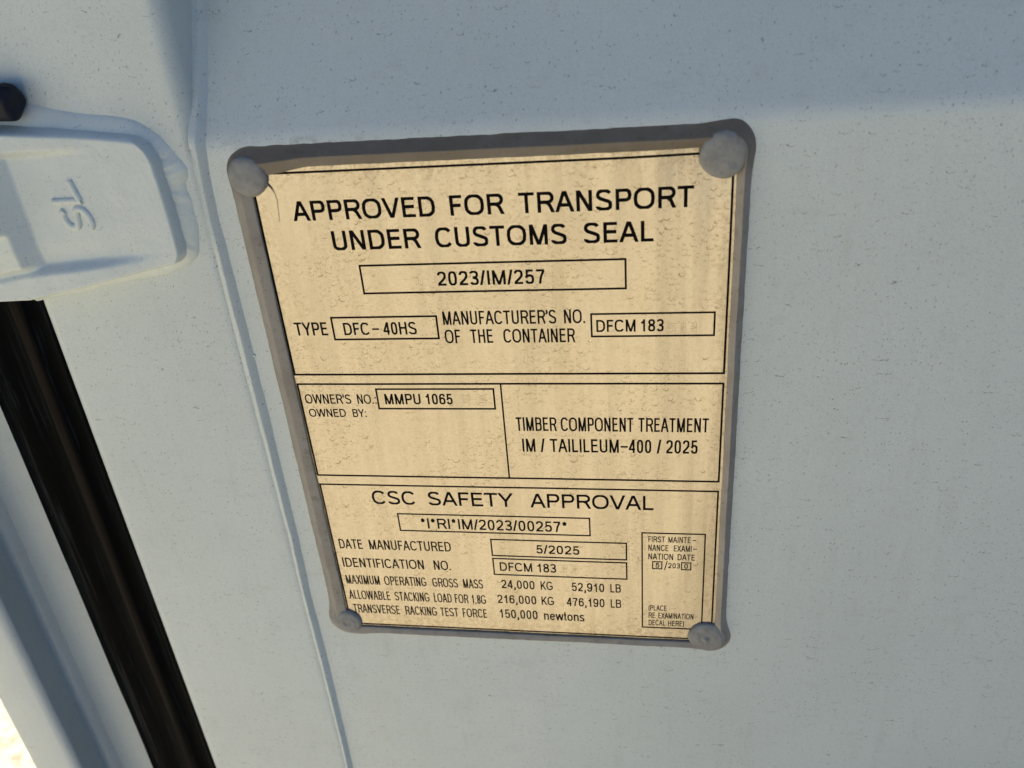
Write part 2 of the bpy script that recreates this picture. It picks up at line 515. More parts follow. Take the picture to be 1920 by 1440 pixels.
for a_, b_ in ((1228, 1335), (2295, 2400)):
    mb = MB()
    sec2 = tube_section(a_, b_, -0.4, -52, 5.5)
    mb.grid([[(x, z, n) for x, n in sec2] for z in (Z0, 0, Z1)], close_j=True)
    mb.fan([(x, Z1, n) for x, n in sec2]); mb.fan([(x, Z0, n) for x, n in sec2][::-1])
    mb.build('edge_tube', M_door, leaf)

# painted sealing bead between tube and panel
LT = [(-365, -25.5), (-313, -25.1), (-227, -25.4), (-187, -24.7), (-108, -24.8), (-85, -25.2), (-15, -25.0), (0, -24.4), (10, -23.4), (20, -22.3), (32, -21.4), (45, -20.9)]
RT = [(-367, -21.2), (-315, -20.2), (-268, -19.9), (-228, -20.3), (-188, -19.2), (-109, -18.7), (-65, -18.6), (-16, -19.0), (0, -18.4), (10, -17.2), (20, -16.2), (32, -15.6), (45, -15.6)]
mb = MB(); P = []
z = Z0
while z <= Z1:
    wig = 0.22 * nz(z * 0.12, 3) + 0.3 * nz(z * 0.03, 9)
    wl = 0.28 * nz(z * 0.16, 31) + 0.3 * nz(z * 0.04, 19)
    xl, xr = interp(LT, z) + wl, interp(RT, z) + wig
    pn = panel_n(z)
    deep = sm(2, 22, z) if z > -100 else sm(-415, -430, z)
    if -1100 < z and pn > PN - 0.2: deep = min(deep, sm(2, 12, z)) if z > -100 else deep
    nl = (-0.55) * (1 - deep) + (pn + 4.6) * deep
    row = []
    for j in range(33):
        t = j / 32
        x = xl + (xr - xl) * t
        flat = nl + (pn - nl) * t
        wob = 0.22 * nz(z * 0.06, 50) + 0.20 * nz(z * 0.3, 77)
        lo = -1.75 * (1 - deep) + (pn + 4.0) * deep
        hi = (0.3 + wob) * (1 - deep) + (pn + 3.4 + wob) * deep
        tp = 0.49 + 0.05 * nz(z * 0.05, 90)
        if t <= tp:
            nv_ = lo + (hi - lo) * (t / tp) ** 0.55
        else:
            q_ = (t - tp) / (1 - tp)
            nv_ = hi + (pn - 0.12 - hi) * (0.25 * q_ + 0.75 * q_ ** 1.35)
        row.append((x, z, nv_ + 0.05 * nz(z * 0.5, t * 4, 6)))
    P.append(row)
    z += 1.2 if -420 < z < 110 else 8
mb.grid(P)
for (z, t, r) in ((-82.5, 1.0, 0.75), (18, 0.5, 0.8)):
    x = interp(LT, z) + (interp(RT, z) - interp(LT, z)) * t
    rows = []
    for i in range(6):
        a = (i / 5) * pi / 2
        rows.append([(x + r * 1.2 * cos(a) * cos(b), z + r * cos(a) * sin(b), panel_n(z) + (0.0 if t > .9 else 2.6) + r * sin(a)) for b in [2 * pi * q / 12 for q in range(12)]])
    mb.grid(rows, close_j=True)
mb.build('sealing_bead', M_door, door)

# black gasket in the gap
M_rubber = None
GASKET_RIDGE = -0.137
M_rubber = make_rubber()
GP = [(-114, -9), (-117.3, -6.5), (-119.5, -5.6), (-122, -7.2), (-126, -10.5), (-130, -10.6), (-134, -8.6), (-137, -7.8), (-140, -8.8), (-145, -13), (-151, -14.5),
      (-158, -13.0), (-163, -12.4), (-168, -14.0), (-172, -18.5), (-176, -24), (-181, -27), (-188, -30)]
def smooth_curve(pts, k=4):
    out = []
    for i in range(len(pts) - 1):
        p0, p1, p2, p3 = pts[max(i - 1, 0)], pts[i], pts[i + 1], pts[min(i + 2, len(pts) - 1)]
        for j in range(k):
            t = j / k
            out.append(tuple(0.5 * (2 * b + (c - a) * t + (2 * a - 5 * b + 4 * c - d) * t * t + (-a + 3 * b - 3 * c + d) * t ** 3)
                             for a, b, c, d in zip(p0, p1, p2, p3)))
    out.append(pts[-1])
    return out
gp = smooth_curve(GP)
mb = MB(); P = []
z = Z0
while z <= Z1:
    P.append([(x + 0.5 * nz(z * 0.012, x * 0.05), z, n + 0.55 * nz(z * 0.02, x * 0.1, 4)) for x, n in gp])
    z += 5 if -420 < z < 60 else 25
mb.grid(P)
mb.grid([[(-112, z, -9), (-112, z, -46), (-192, z, -46), (-188, z, -30)] for z in (Z0, Z1)])
mb.build('rubber_gasket', M_rubber, door)

# ---- hinge blade: forged, with fading rims round a shallow pocket
XL = -178.0
TOPT = [(-178, 27.5), (-128, 27.0), (-98, 24.9), (-70, 22.0), (-44, 18.7), (-30, 16.5)]
BOTT = [(-178, -50.5), (-128, -49.6), (-110, -49.2), (-73, -42.0), (-46.5, -36.8), (-30, -33.6)]
def blade_height(x, z, dt, db, dr):
    H = 8.2
    pocket = -0.0
    n = H
    # upper rim: underside catches the ground light
    f = sm(-58, -96, x)
    n += 3.8 * f * sm(12.6, 16.2, z) + 0.3 * f
    # lower rim: its upper flank looks at the sky
    zc = interp([(-124, -38.0), (-106, -35.0), (-80, -33.0), (-60, -31.4), (-40, -30)], x)
    f2 = sm(-40, -84, x)
    n += 3.6 * f2 * sm(zc + 2.0, zc - 2.2, z) - 0.9 * f2 * sm(zc + 12, zc + 2, z) * sm(zc - 3, zc + 1.5, z)
    # boss towards the pin
    foot = -98.6 + 0.25 * nz(z * 0.2)
    cap = 6.8
    kf = sm(-18.0, -14.6, z)
    cap = 6.8 + 13.0 * kf
    lim = sm(zc - 0.8, zc + 3.0, z) * sm(16.5, 10.5, z)
    rise = max(0.0, min(cap, (foot - x) * 0.97)) * lim
    n += rise
    # rounded shoulders along the outline
    for d, r in ((dt, 2.8), (db, 2.2), (dr, 2.2)):
        if d < r:
            q = 1 - d / r
            n -= (n + 2.2) * (1 - sqrt(max(0.0, 1 - q ** 2.6))) if True else 0
    n += 0.22 * nz(x * 0.11, z * 0.11, 5) + 0.08 * nz(x * 0.5, z * 0.5, 2)
    return n
def ease_ends(k):
    # parameter values crowded at both ends
    out = []
    for i in range(k + 1):
        t = i / k
        out.append(0.5 - 0.5 * cos(pi * t))
    return out
vs = ease_ends(110)
us = [1 - (1 - t) ** 1.35 for t in [i / 190 for i in range(191)]]
mb = MB(); P = []
for v in vs:
    # right edge with rounded corners
    zr = -34.2 + (17.4 + 34.2) * v
    xr = -34.6 + 0.5 * sin(v * 5)
    rt, rb = 11.0, 6.0
    if zr > 17.4 - rt: xr -= rt * (1 - sqrt(max(0, 1 - ((zr - (17.4 - rt)) / rt) ** 2)))
    if zr < -34.2 + rb: xr -= rb * (1 - sqrt(max(0, 1 - (((-34.2 + rb) - zr) / rb) ** 2)))
    row = []
    for u in us:
        x = XL + (xr - XL) * u
        zb, zt = interp(BOTT, x), interp(TOPT, x)
        z = zb + (zt - zb) * v
        row.append((x, z, blade_height(x, z, zt - z, z - zb, xr - x)))
    P.append(row)
# skirt
def skirt(n): return min(n, -3.0)
P = [[(q[0], q[1], -4.0) for q in P[0]]] + P + [[(q[0], q[1], -4.0) for q in P[-1]]]
P = [r + [(r[-1][0], r[-1][1], -4.0)] for r in P]
mb.grid(P)
mb.box(XL, -118, -49.0, 26.0, -7.0, -3.9)
blade = mb.build('hinge_blade', M_cast, door)

# weld running round the blade
WO = [(-140, 30.5), (-110, 31.5), (-89, 32.6), (-76, 29.6), (-66, 27.6), (-54.6, 26.2), (-47, 24.8), (-41.7, 22.9), (-37.6, 20.0), (-34.2, 16.9), (-31.5, 13.2), (-29.3, 9.3), (-26.5, 5.0), (-26.4, 0.8), (-28.2, -2.4), (-28.4, -5.5),
      (-27.6, -9.4), (-27.9, -14.5), (-27.7, -19.8), (-29.2, -27), (-31.2, -33.0), (-36.2, -37.4), (-43.2, -40.3), (-52.1, -42.6), (-61.5, -43.6), (-75, -46.0), (-88.4, -48.6), (-103, -50.6), (-116.4, -53.2)]
wo = smooth_curve(WO, 6)
mb = MB(); P = []
for i, (x, z) in enumerate(wo):
    a = wo[max(i - 20, 0)]; b = wo[min(i + 20, len(wo) - 1)]
    t = Vector((b[0] - a[0], b[1] - a[1])).normalized()
    inn = Vector((t.y, -t.x))                  # points inwards (path runs clockwise)
    s = i / (len(wo) - 1)
    wdt = 12.0 - 3.5 * sm(0, .15, s) + 1.5 * sm(.22, .32, s) - 5.0 * sm(.62, .75, s)
    hgt = 3.5 - 0.7 * sm(.62, .75, s)
    ripple = 0.7 * nz(i * 0.21, 8) + 0.4 * nz(i * 0.6, 3)
    row = []
    for j in range(12):
        q = j / 11
        row.append((x + inn.x * wdt * q + 0.25 * nz(i * 0.4, j * 0.3), z + inn.y * wdt * q,
                    -0.75 + (hgt + ripple) * (sin(q * pi / 2) ** 0.72)))
    P.append(row)
mb.grid(P)
mb.build('weld_fillet', M_cast, blade)

# ------------------------------------------------------------------ monoline lettering
h = 0.065
def arc(cx, cy, rx, ry, a0, a1, p=2.2):
    n = max(6, int(abs(a1 - a0) / 9))
    out = []
    for i in range(n + 1):
        a = radians(a0 + (a1 - a0) * i / n)
        c, s = cos(a), sin(a)
        out.append((cx + rx * math.copysign(abs(c) ** (2 / p), c), cy + ry * math.copysign(abs(s) ** (2 / p), s)))
    return out
def mir(st, w): return [[(w - x, 1 - y) for x, y in q] for q in st]
GL = {}
def G(ch, w, strokes, l=0.09, r=0.09, clip=(0, 1)): GL[ch] = (w, strokes, l, r, clip)
def stem(x, a=0.0, b=1.0): return [(x, a), (x, b)]
def bar(a, b, y): return [(a, y), (b, y)]
T_ = 1 - h
G('A', .93, [[(.068, 0), (.453, 1)], [(.862, 0), (.477, 1)], bar(.20, .73, .335)], .0, .0)
G('B', .77, [stem(h), bar(h, .42, T_) + arc(.42, .735, .24, .2, 90, -90)[1:] + [(h, .535)], [(h, .535), (.44, .535)] + arc(.44, .30, .265, .235, 90, -90)[1:] + [(h, h)]], .1, .05)
G('C', .90, [arc(.46, .5, .395, .445, 38, 322)], .055, .04)
G('D', .83, [stem(h), [(h, T_), (.36, T_)] + arc(.36, .5, .405, .435, 90, -90)[1:] + [(h, h)]], .1, .06)
G('E', .69, [stem(h), bar(h, .675, T_), bar(h, .64, .53), bar(h, .69, h)], .1, .06)
G('F', .64, [stem(h), bar(h, .64, T_), bar(h, .57, .50)], .1, .03)
G('G', .95, [arc(.475, .5, .41, .445, 40, 318), [(.885, .47), (.885, .13)], bar(.50, .95, .455)], .055, .075)
G('H', .76, [stem(h), stem(.76 - h), bar(h, .70, .53)], .1, .1)
G('I', .13, [stem(h)], .12, .12)
G('K', .82, [stem(h), [(.02, .30), (.73, 1)], [(.31, .585), (.745, 0)]], .1, .0)
G('L', .62, [stem(h), bar(h, .62, h)], .1, .04)
G('M', .92, [stem(h), stem(.92 - h), [(h + .005, 1), (.452, 0)], [(.92 - h - .005, 1), (.468, 0)]], .1, .1)
G('N', .76, [stem(h), stem(.76 - h), [(h + .01, 1), (.76 - h - .01, 0)]], .1, .1)
G('O', .99, [arc(.495, .5, .43, .445, 0, 360)], .055, .055)
G('P', .75, [stem(h), [(h, T_), (.43, T_)] + arc(.43, .70, .255, .235, 90, -90)[1:] + [(h, .465)]], .1, .04)
G('R', .83, [stem(h), [(h, T_), (.46, T_)] + arc(.46, .715, .265, .22, 90, -90)[1:] + [(h, .495)], [(.40, .50), (.52, .44), (.60, .34), (.77, 0)]], .1, .02)
G('S', .80, [arc(.40, .742, .285, .203, 18, 238) + arc(.40, .262, .325, .207, 55, -166)], .055, .055)
G('T', .80, [stem(.40), bar(0, .80, T_)], .025, .025)
G('U', .76, [[(h, 1), (h, .36)] + arc(.38, .34, .315, .285, 180, 360)[1:-1] + [(.695, .36), (.695, 1)]], .1, .1)
G('V', .90, [[(.062, 1), (.44, 0)], [(.838, 1), (.46, 0)]], .005, .005)
G('W', 1.28, [[(.06, 1), (.33, 0)], [(.345, 0), (.63, 1)], [(.65, 1), (.935, 0)], [(.95, 0), (1.22, 1)]], .01, .01)
G('X', .88, [[(.075, 0), (.795, 1)], [(.805, 0), (.085, 1)]], .01, .01)
G('Y', .90, [[(.065, 1), (.45, .42)], [(.835, 1), (.45, .42)], stem(.45, 0, .45)], .005, .005)
six = [arc(.325, .325, .255, .265, 0, 360), arc(.345, .50, .28, .445, 32, 180) + [(.068, .33)]]
G('0', .62, [arc(.31, .5, .245, .445, 0, 360)], .075, .075)
G('1', .36, [stem(.295), [(.29, .93), (.22, .81), (.11, .735), (.0, .69)]], .14, .2)
G('2', .63, [arc(.315, .695, .245, .243, 172, -32) + [(.36, .37), (.13, .17), (.075, .06)], bar(0, .63, h)], .065, .065)
G('3', .62, [arc(.30, .738, .225, .203, 162, -78) + [(.215, .532)], [(.215, .532)] + arc(.305, .272, .25, .208, 78, -162)], .07, .07)
G('4', .65, [stem(.475), bar(.0, .65, .27), [(.045, .24), (.462, 1)]], .05, .06, (0, 1))
G('5', .62, [[(.57, T_), (.145, T_), (.088, .475)] + arc(.305, .325, .25, .265, 145, -164)], .075, .065)
G('6', .64, six, .065, .065)
G('7', .62, [bar(0, .605, T_), [(.565, .90), (.42, .67), (.315, .40), (.25, 0)]], .07, .07)
G('8', .62, [arc(.31, .748, .215, .19, 0, 360), arc(.31, .278, .25, .218, 0, 360)], .07, .07)
G('9', .64, mir(six, .64), .065, .065)
G('/', .42, [[(.06, -.02), (.36, 1.02)]], .0, .0, (-.02, 1.02))
G('.', .14, [stem(.07, 0, .14)], .11, .13)
G(',', .14, [stem(.07, 0, .14), [(.10, .02), (.085, -.08), (.02, -.17)]], .11, .13, (-.19, .14))
G(':', .14, [stem(.07, 0, .14), stem(.07, .58, .72)], .13, .13)
G("'", .13, [stem(.065, .86, 1.0), [(.095, .88), (.085, .78), (.03, .70)]], .07, .07, (.68, 1))
G('*', .40, [[(.2, .80), (.2 + .19 * cos(radians(a)), .80 + .19 * sin(radians(a)))] for a in (90, 162, 234, 306, 18)], .07, .07, (.5, 1.05))
G('-', .60, [bar(0, .60, .42)], .05, .05)
G('(', .27, [arc(.40, .39, .34, .64, 122, 238, 2.0)], .07, .03, (-.25, 1.03))
G(')', .27, [arc(-.13, .39, .34, .64, 58, -58, 2.0)], .03, .07, (-.25, 1.03))
G('e', .66, [bar(.08, .60, .385), arc(.33, .365, .265, .30, 4, 322)], .05, .05, (0, .74))
G('n', .60, [stem(h, 0, .72), [(h, .44)] + arc(.305, .46, .235, .205, 170, 0)[1:] + [(.54, 0)]], .09, .08, (0, .74))
G('w', .98, [[(.055, .72), (.255, 0)], [(.27, 0), (.48, .72)], [(.50, .72), (.71, 0)], [(.725, 0), (.925, .72)]], .01, .01, (0, .72))
G('t', .36, [[(.17, .97), (.17, .18)] + arc(.27, .17, .1, .105, 180, 275)[1:] + [(.36, .07)], bar(0, .34, .665)], .02, .03, (-.01, .97))
G('o', .66, [arc(.33, .365, .265, .305, 0, 360)], .05, .05)
G('s', .58, [[(x * .72, y * .735) for x, y in arc(.40, .742, .285, .195, 18, 238) + arc(.40, .262, .325, .20, 55, -166)]], .04, .04, (0, .74))

def clip_poly(poly, y0, y1):
    for sgn, lim in ((1, y0), (-1, -y1)):
        out = []
        for i in range(len(poly)):
            a, b = poly[i], poly[(i + 1) % len(poly)]
            ia, ib = sgn * a[1] >= lim, sgn * b[1] >= lim
            if ia: out.append(a)
            if ia != ib:
                t = (sgn * lim - a[1]) / (b[1] - a[1])
                out.append((a[0] + (b[0] - a[0]) * t, sgn * lim))
        poly = out
        if len(poly) < 3: return []
    return poly

def ribbon(pts, wd, ext, lim=(0, 1)):
    """quads of a constant-width stroke with mitred joints"""
    closed = len(pts) > 3 and abs(pts[0][0] - pts[-1][0]) + abs(pts[0][1] - pts[-1][1]) < 1e-6
    if closed: pts = pts[:-1]
    pts = [Vector(p) for p in pts]
    cl = [pts[0]]
    for p in pts[1:]:
        if (p - cl[-1]).length > 1e-7: cl.append(p)
    pts = cl
    n = len(pts)
    if not closed and ext:
        d0 = (pts[0] - pts[1]).normalized(); d1 = (pts[-1] - pts[-2]).normalized()
        if abs(d0.y) > 0.5 and min(abs(pts[0].y - lim[0]), abs(pts[0].y - lim[1])) < 0.03: pts[0] = pts[0] + d0 * ext
        if abs(d1.y) > 0.5 and min(abs(pts[-1].y - lim[0]), abs(pts[-1].y - lim[1])) < 0.03: pts[-1] = pts[-1] + d1 * ext
    L, R = [], []
    for i in range(n):
        a = pts[(i - 1) % n] if (closed or i > 0) else None
        b = pts[(i + 1) % n] if (closed or i < n - 1) else None
        d1 = (pts[i] - a).normalized() if a is not None else None
        d2 = (b - pts[i]).normalized() if b is not None else None
        d1 = d1 or d2; d2 = d2 or d1
        n1 = Vector((-d1.y, d1.x)); n2 = Vector((-d2.y, d2.x))
        m = (n1 + n2)
        m = m.normalized() if m.length > 1e-6 else n1
        k = min(1.6, 1 / max(0.3, m.dot(n1)))
        L.append(pts[i] + m * wd / 2 * k); R.append(pts[i] - m * wd / 2 * k)
    q = []
    for i in range(n if closed else n - 1):
        j = (i + 1) % n
        q.append([tuple(L[i]), tuple(R[i]), tuple(R[j]), tuple(L[j])])
    return q

def plate_h(x, z):
    """the sheet is not flat: slight waves, and the top right rivet pulls its corner in"""
    d2 = ((x - 188) ** 2 + (z - 2) ** 2)
    v = -2.0 * exp(-d2 / (2 * 18.0 ** 2)) 
    v += -0.5 * exp(-((x + 2) ** 2 + (z - 0) ** 2) / (2 * 14.0 ** 2))
    v += 0.16 * nz(x * 0.016, z * 0.012, 3) + 0.05 * nz(x * 0.05, z * 0.04, 8)
    return v

def layout(word, x0, x1, cap):
    gl = [GL[c] for c in word]
    nat = sum(g_[0] for g_ in gl) + sum(a[3] + b[2] for a, b in zip(gl, gl[1:]))
    r = (x1 - x0) / (cap * nat)
    if len(word) == 1 or r <= 1.06: st, tr = r, 0.0
    else:
        st = 1.0 + (r - 1.0) * 0.42
        tr = ((x1 - x0) / cap - nat * st) / (len(word) - 1)
    out = []; x = 0.0
    for i, g_ in enumerate(gl):
        out.append((g_, x0 + cap * x))
        if i < len(gl) - 1: x += (g_[0] + g_[3] + gl[i + 1][2]) * st + tr
    return out, st

def write(mbx, word, x0, x1, base, cap, weight=1.0, lift=0.09, outline=False):
    lay, st = layout(word, x0, x1, cap)
    wd = 0.158 * weight * (0.34 + 0.66 * min(st, 1.12))
    for (g_, gx) in lay:
        wv, strokes, l, r, clip = g_
        if wv < 0.2: sx = max(st, 0.9) ; gx -= (sx - st) * wv * cap / 2
        else: sx = st
        # keep the outer edge of straight stems on the glyph's box when the pen is thinner
        for k, s in enumerate(strokes):
            pts = []
            for px, py in s:
                qx = px * sx
                e = (wd - 0.13 * sx) / 2
                if px <= h + 0.03: qx += e
                elif px >= wv - h - 0.03: qx -= e
                pts.append((qx, py))
            quads = ribbon(pts, wd, 0.35, clip)
            if outline:
                quads = []
                for off in (-wd * 0.55, wd * 0.55):
                    pp = [Vector(p) for p in pts]
                    sh = []
                    for i in range(len(pp)):
                        d = (pp[min(i + 1, len(pp) - 1)] - pp[max(i - 1, 0)]).normalized()
                        sh.append((pp[i].x - d.y * off, pp[i].y + d.x * off))
                    quads += ribbon(sh, 0.026, 0)
            for q in quads:
                q = clip_poly(q, *clip)
                if len(q) < 3: continue
                b = len(mbx.v)
                for px, py in q:
                    X, Z = gx + px * cap, base + py * cap
                    mbx.p(X, Z, plate_h(X, Z) + lift + k * 0.002)
                mbx.f.append(tuple(range(b, b + len(q))))

def rule(mbx, x0, z0, x1, z1, wd, lift=0.085):
    """one printed line, cut into short pieces so that it follows the sheet"""
    d = Vector((x1 - x0, z1 - z0)); n = max(1, int(d.length / 4))
    nn = Vector((-d.y, d.x)).normalized() * wd / 2
    P = []
    for i in range(n + 1):
        c = Vector((x0, z0)) + d * i / n
        P.append([(c.x + nn.x, c.y + nn.y, plate_h(c.x, c.y) + lift), (c.x - nn.x, c.y - nn.y, plate_h(c.x, c.y) + lift)])
    mbx.grid(P)
def frame(mbx, x0, x1, z0, z1, wd):
    e = wd / 2
    wd *= 1.15; e = wd / 2
    rule(mbx, x0 - e, z1, x1 + e, z1, wd); rule(mbx, x0 - e, z0, x1 + e, z0, wd)
    rule(mbx, x0, z0 + e, x0, z1 - e, wd); rule(mbx, x1, z0 + e, x1, z1 - e, wd)

# raised letters on the blade (read upwards, tops towards the pin)
mb = MB()
for word, zz0, zz1 in (('S', -18.0, -8.0), ('L', -6.6, 2.7)):
    wv, strokes, l, r, clip = GL[word]
    for s in strokes:
        if word == 'L': s = s if len(s) > 2 else s
        pts = []
        for px, py in s:
            z_ = zz0 + (zz1 - zz0) * px / wv
            x_ = -70.8 - 12.8 * py - (0.25 * (z_ + 8))
            pts.append((x_, z_, 7.75))
        fine = []
        for a, b in zip(pts, pts[1:]):
            for q in range(3):
                fine.append(tuple(a[i] + (b[i] - a[i]) * q / 3 for i in range(3)))
        fine.append(pts[-1])
        mb.tube([(p[0], p[1], blade_height(p[0], p[1], 99, 99, 99) - 0.3) for p in fine], 1.65, 14)
mb.build('raised_lettering', M_cast, blade)

# ------------------------------------------------------------------ approval plate
plate = empty('approval_plate', (0.095, -PN * MM, -0.121),
              'stainless customs approval plate with black printed text, sealed and riveted to the white door', 'plate')
mb = MB()
xs_ = [-4 + 198.5 * i / 120 for i in range(121)]
zs_ = [-247.5 + 252.5 * i / 150 for i in range(151)]
mb.grid([[(x, z, plate_h(x, z)) for z in zs_] for x in xs_])
mb.grid([[(x, z, max(PN + .05, plate_h(x, z) - 1.0)) for z in zs_][::-1] for x in xs_])
for a, b in (((xs_[0], zs_[0]), (xs_[-1], zs_[0])), ((xs_[-1], zs_[0]), (xs_[-1], zs_[-1])), ((xs_[-1], zs_[-1]), (xs_[0], zs_[-1])), ((xs_[0], zs_[-1]), (xs_[0], zs_[0]))):
    n_ = 60
    mb.grid([[(a[0] + (b[0] - a[0]) * i / n_, a[1] + (b[1] - a[1]) * i / n_, plate_h(a[0] + (b[0] - a[0]) * i / n_, a[1] + (b[1] - a[1]) * i / n_) - d) for d in (0, 1.0)] for i in range(n_ + 1)])
sheet = mb.build('metal_sheet', M_plate, plate)

LINES = [
 (-19.83, -11.62, 1.08, [('APPROVED', 14.68, 74.91), ('FOR', 80.99, 102.74), ('TRANSPORT', 108.47, 176.04)]),
 (-32.86, -24.53, 1.08, [('UNDER', 29.62, 67.14), ('CUSTOMS', 73.36, 126.91), ('SEAL', 133.52, 160.94)]),
 (-49.50, -43.28, 1.05, [('2023/IM/257', 72.15, 117.26)]),
 (-71.67, -65.39, 1.05, [('TYPE', 4.6, 20.0)]),
 (-71.68, -65.81, 1.05, [('DFC', 27.33, 39.1), ('-', 40.26, 43.41), ('40HS', 45.23, 60.19)]),
 (-67.41, -61.19, 1.02, [("MANUFACTURER'S", 72.29, 120.86), ('NO.', 124.11, 132.74)]),
 (-76.12, -69.73, 1.02, [('OF', 72.2, 79.2), ('THE', 83.34, 93.32), ('CONTAINER', 97.82, 128.37)]),
 (-71.53, -66.09, 1.05, [('DFCM', 137.39, 153.57), ('183', 155.81, 165.01)]),
 (-106.31, -101.43, 0.95, [("OWNER'S", 2.32, 24.54), ('NO.:', 27.49, 36.39)]),
 (-106.51, -101.17, 1.08, [('MMPU', 40.59, 57.29), ('1065', 59.84, 72.09)]),
 (-113.35, -109.14, 0.95, [('OWNED', 2.81, 20.69), ('BY:', 24.06, 30.55)]),
 (-120.30, -113.18, 1.02, [('TIMBER', 99.81, 118.3), ('COMPONENT', 120.16, 152.4), ('TREATMENT', 154.31, 184.8)]),
 (-131.46, -124.51, 1.02, [('IM', 102.14, 107.99), ('/', 110.34, 112.4), ('TAILILEUM', 114.63, 145.73), ('-', 146.55, 149.69), ('400', 150.09, 160.1), ('/', 162.46, 164.5), ('2025', 166.55, 180.3)]),
 (-162.98, -155.01, 0.92, [('CSC', 25.5, 47.52), ('SAFETY', 53.53, 95.43), ('APPROVAL', 103.46, 161.22)]),
 (-177.24, -171.09, 0.96, [('*I*RI*IM/2023/00257*', 48.2, 120.31)]),
 (-191.54, -185.49, 0.96, [('DATE', 3.23, 15.65), ('MANUFACTURED', 19.2, 61.58)]),
 (-203.63, -197.64, 0.96, [('IDENTIFICATION', 3.06, 46.1), ('NO.', 51.35, 59.92)]),
 (-215.07, -209.13, 0.95, [('MAXIMUM', 2.75, 20.97), ('OPERATING', 23.48, 45.92), ('GROSS', 49.18, 62.55), ('MASS', 65.39, 75.64)]),
 (-225.54, -219.51, 0.95, [('ALLOWABLE', 2.54, 25.17), ('STACKING', 27.62, 46.21), ('LOAD', 48.72, 58.13), ('FOR', 59.84, 66.98), ('1.8G', 68.91, 76.2)]),
 (-235.09, -229.18, 0.95, [('TRANSVERSE', 3.22, 28.95), ('RACKING', 32.0, 49.06), ('TEST', 50.97, 60.68), ('FORCE', 63.02, 75.96)]),
 (-190.83, -185.69, 0.98, [('5/2025', 104.56, 125.71)]),
 (-202.71, -197.34, 0.95, [('DFCM', 85.43, 101.76), ('183', 104.45, 113.74)]),
 (-214.13, -208.72, 0.96, [('24,000', 85.25, 102.23), ('KG', 105.35, 111.42), ('52,910', 121.03, 137.17), ('LB', 140.17, 145.35)]),
 (-224.21, -218.75, 0.96, [('216,000', 82.42, 102.5), ('KG', 105.18, 111.52), ('476,190', 117.97, 137.06), ('LB', 140.15, 145.38)]),
 (-234.39, -228.57, 0.96, [('150,000', 82.82, 102.53), ('newtons', 105.83, 126.57)]),
 (-181.72, -178.33, 0.98, [('FIRST', 158.8, 166.67), ('MAINTE', 168.15, 178.57), ('-', 179.41, 181.03)]),
 (-186.99, -183.45, 0.98, [('NANCE', 158.8, 168.28), ('EXAMI', 170.73, 178.98), ('-', 179.71, 181.58)]),
 (-192.27, -188.68, 0.98, [('NATION', 158.8, 170.54), ('DATE', 172.59, 180.7)]),
 (-197.25, -194.40, 1.05, [('5', 162.2, 164.1)]),
 (-198.46, -193.16, 0.70, [('/', 166.3, 168.0)]),
 (-197.35, -194.37, 1.0, [('203', 168.21, 173.87)]),
 (-197.25, -194.50, 1.0, [('0', 175.8, 177.6)]),
 (-225.00, -221.50, 0.98, [('(PLACE', 158.94, 167.92)]),
 (-229.93, -226.39, 0.98, [('RE', 158.94, 162.25), ('EXAMINATION', 163.73, 180.94)]),
 (-234.87, -231.37, 0.98, [('DECAL', 158.94, 167.27), ('HERE)', 168.63, 176.42)]),
]
for base, top, wt, words in LINES:
    mb = MB()
    for wd_, a, b in words:
        if wd_ == '-':
            rule(mb, a, base + (top - base) * 0.46, b, base + (top - base) * 0.46, (top - base) * 0.115 * wt, 0.09)
        else:
            write(mb, wd_, a, b, base, top - base, wt)
    mb.build('lettering', M_ink, sheet, smooth=False)

# faint ghosts of digits that have been taken off
for wd_, a, b, base, cap in (('533', 166.3, 178.26, -72.84, 5.6), ('9', 76.2, 80.2, -106.5, 5.2), ('3', 83.4, 87.4, -106.5, 5.2), ('33', 115.31, 124.48, -202.7, 5.5)):
    mb = MB()
    write(mb, wd_, a, b, base, cap, 1.0, 0.07, True)
    o = mb.build('lettering', M_ghost, sheet, smooth=False)
    o['label'] = 'faint outline of removed digits'

FR = [(0, 190, -91.2, 0, .78), (0.2, 190, -146.3, -96.1, .74), (0.2, 190, -243.0, -151.7, .70),
      (39.5, 149.8, -52.3, -39.85, .72), (22.52, 69.53, -73.75, -63.3, .72), (135.4, 185.3, -73.6, -63.4, .68), (37.2, 91.15, -108.85, -98.7, .68),
      (37.08, 131.25, -178.95, -168.65, .62), (82.35, 148.39, -193.1, -183.0, .62), (82.3, 148.38, -205.25, -195.0, .62), (155.85, 185.1, -236.4, -176.4, .60),
      (160.85, 165.2, -198.0, -193.7, .48), (174.58, 178.9, -198.08, -193.8, .48)]
for i, (x0, x1, z0, z1, wd_) in enumerate(FR):
    mb = MB()
    frame(mb, x0, x1, z0, z1, wd_)
    if i == 1: rule(mb, 94.6, -96.5, 94.6, -145.9, .72)
    mb.build('printed_frame', M_ink, sheet, smooth=False)

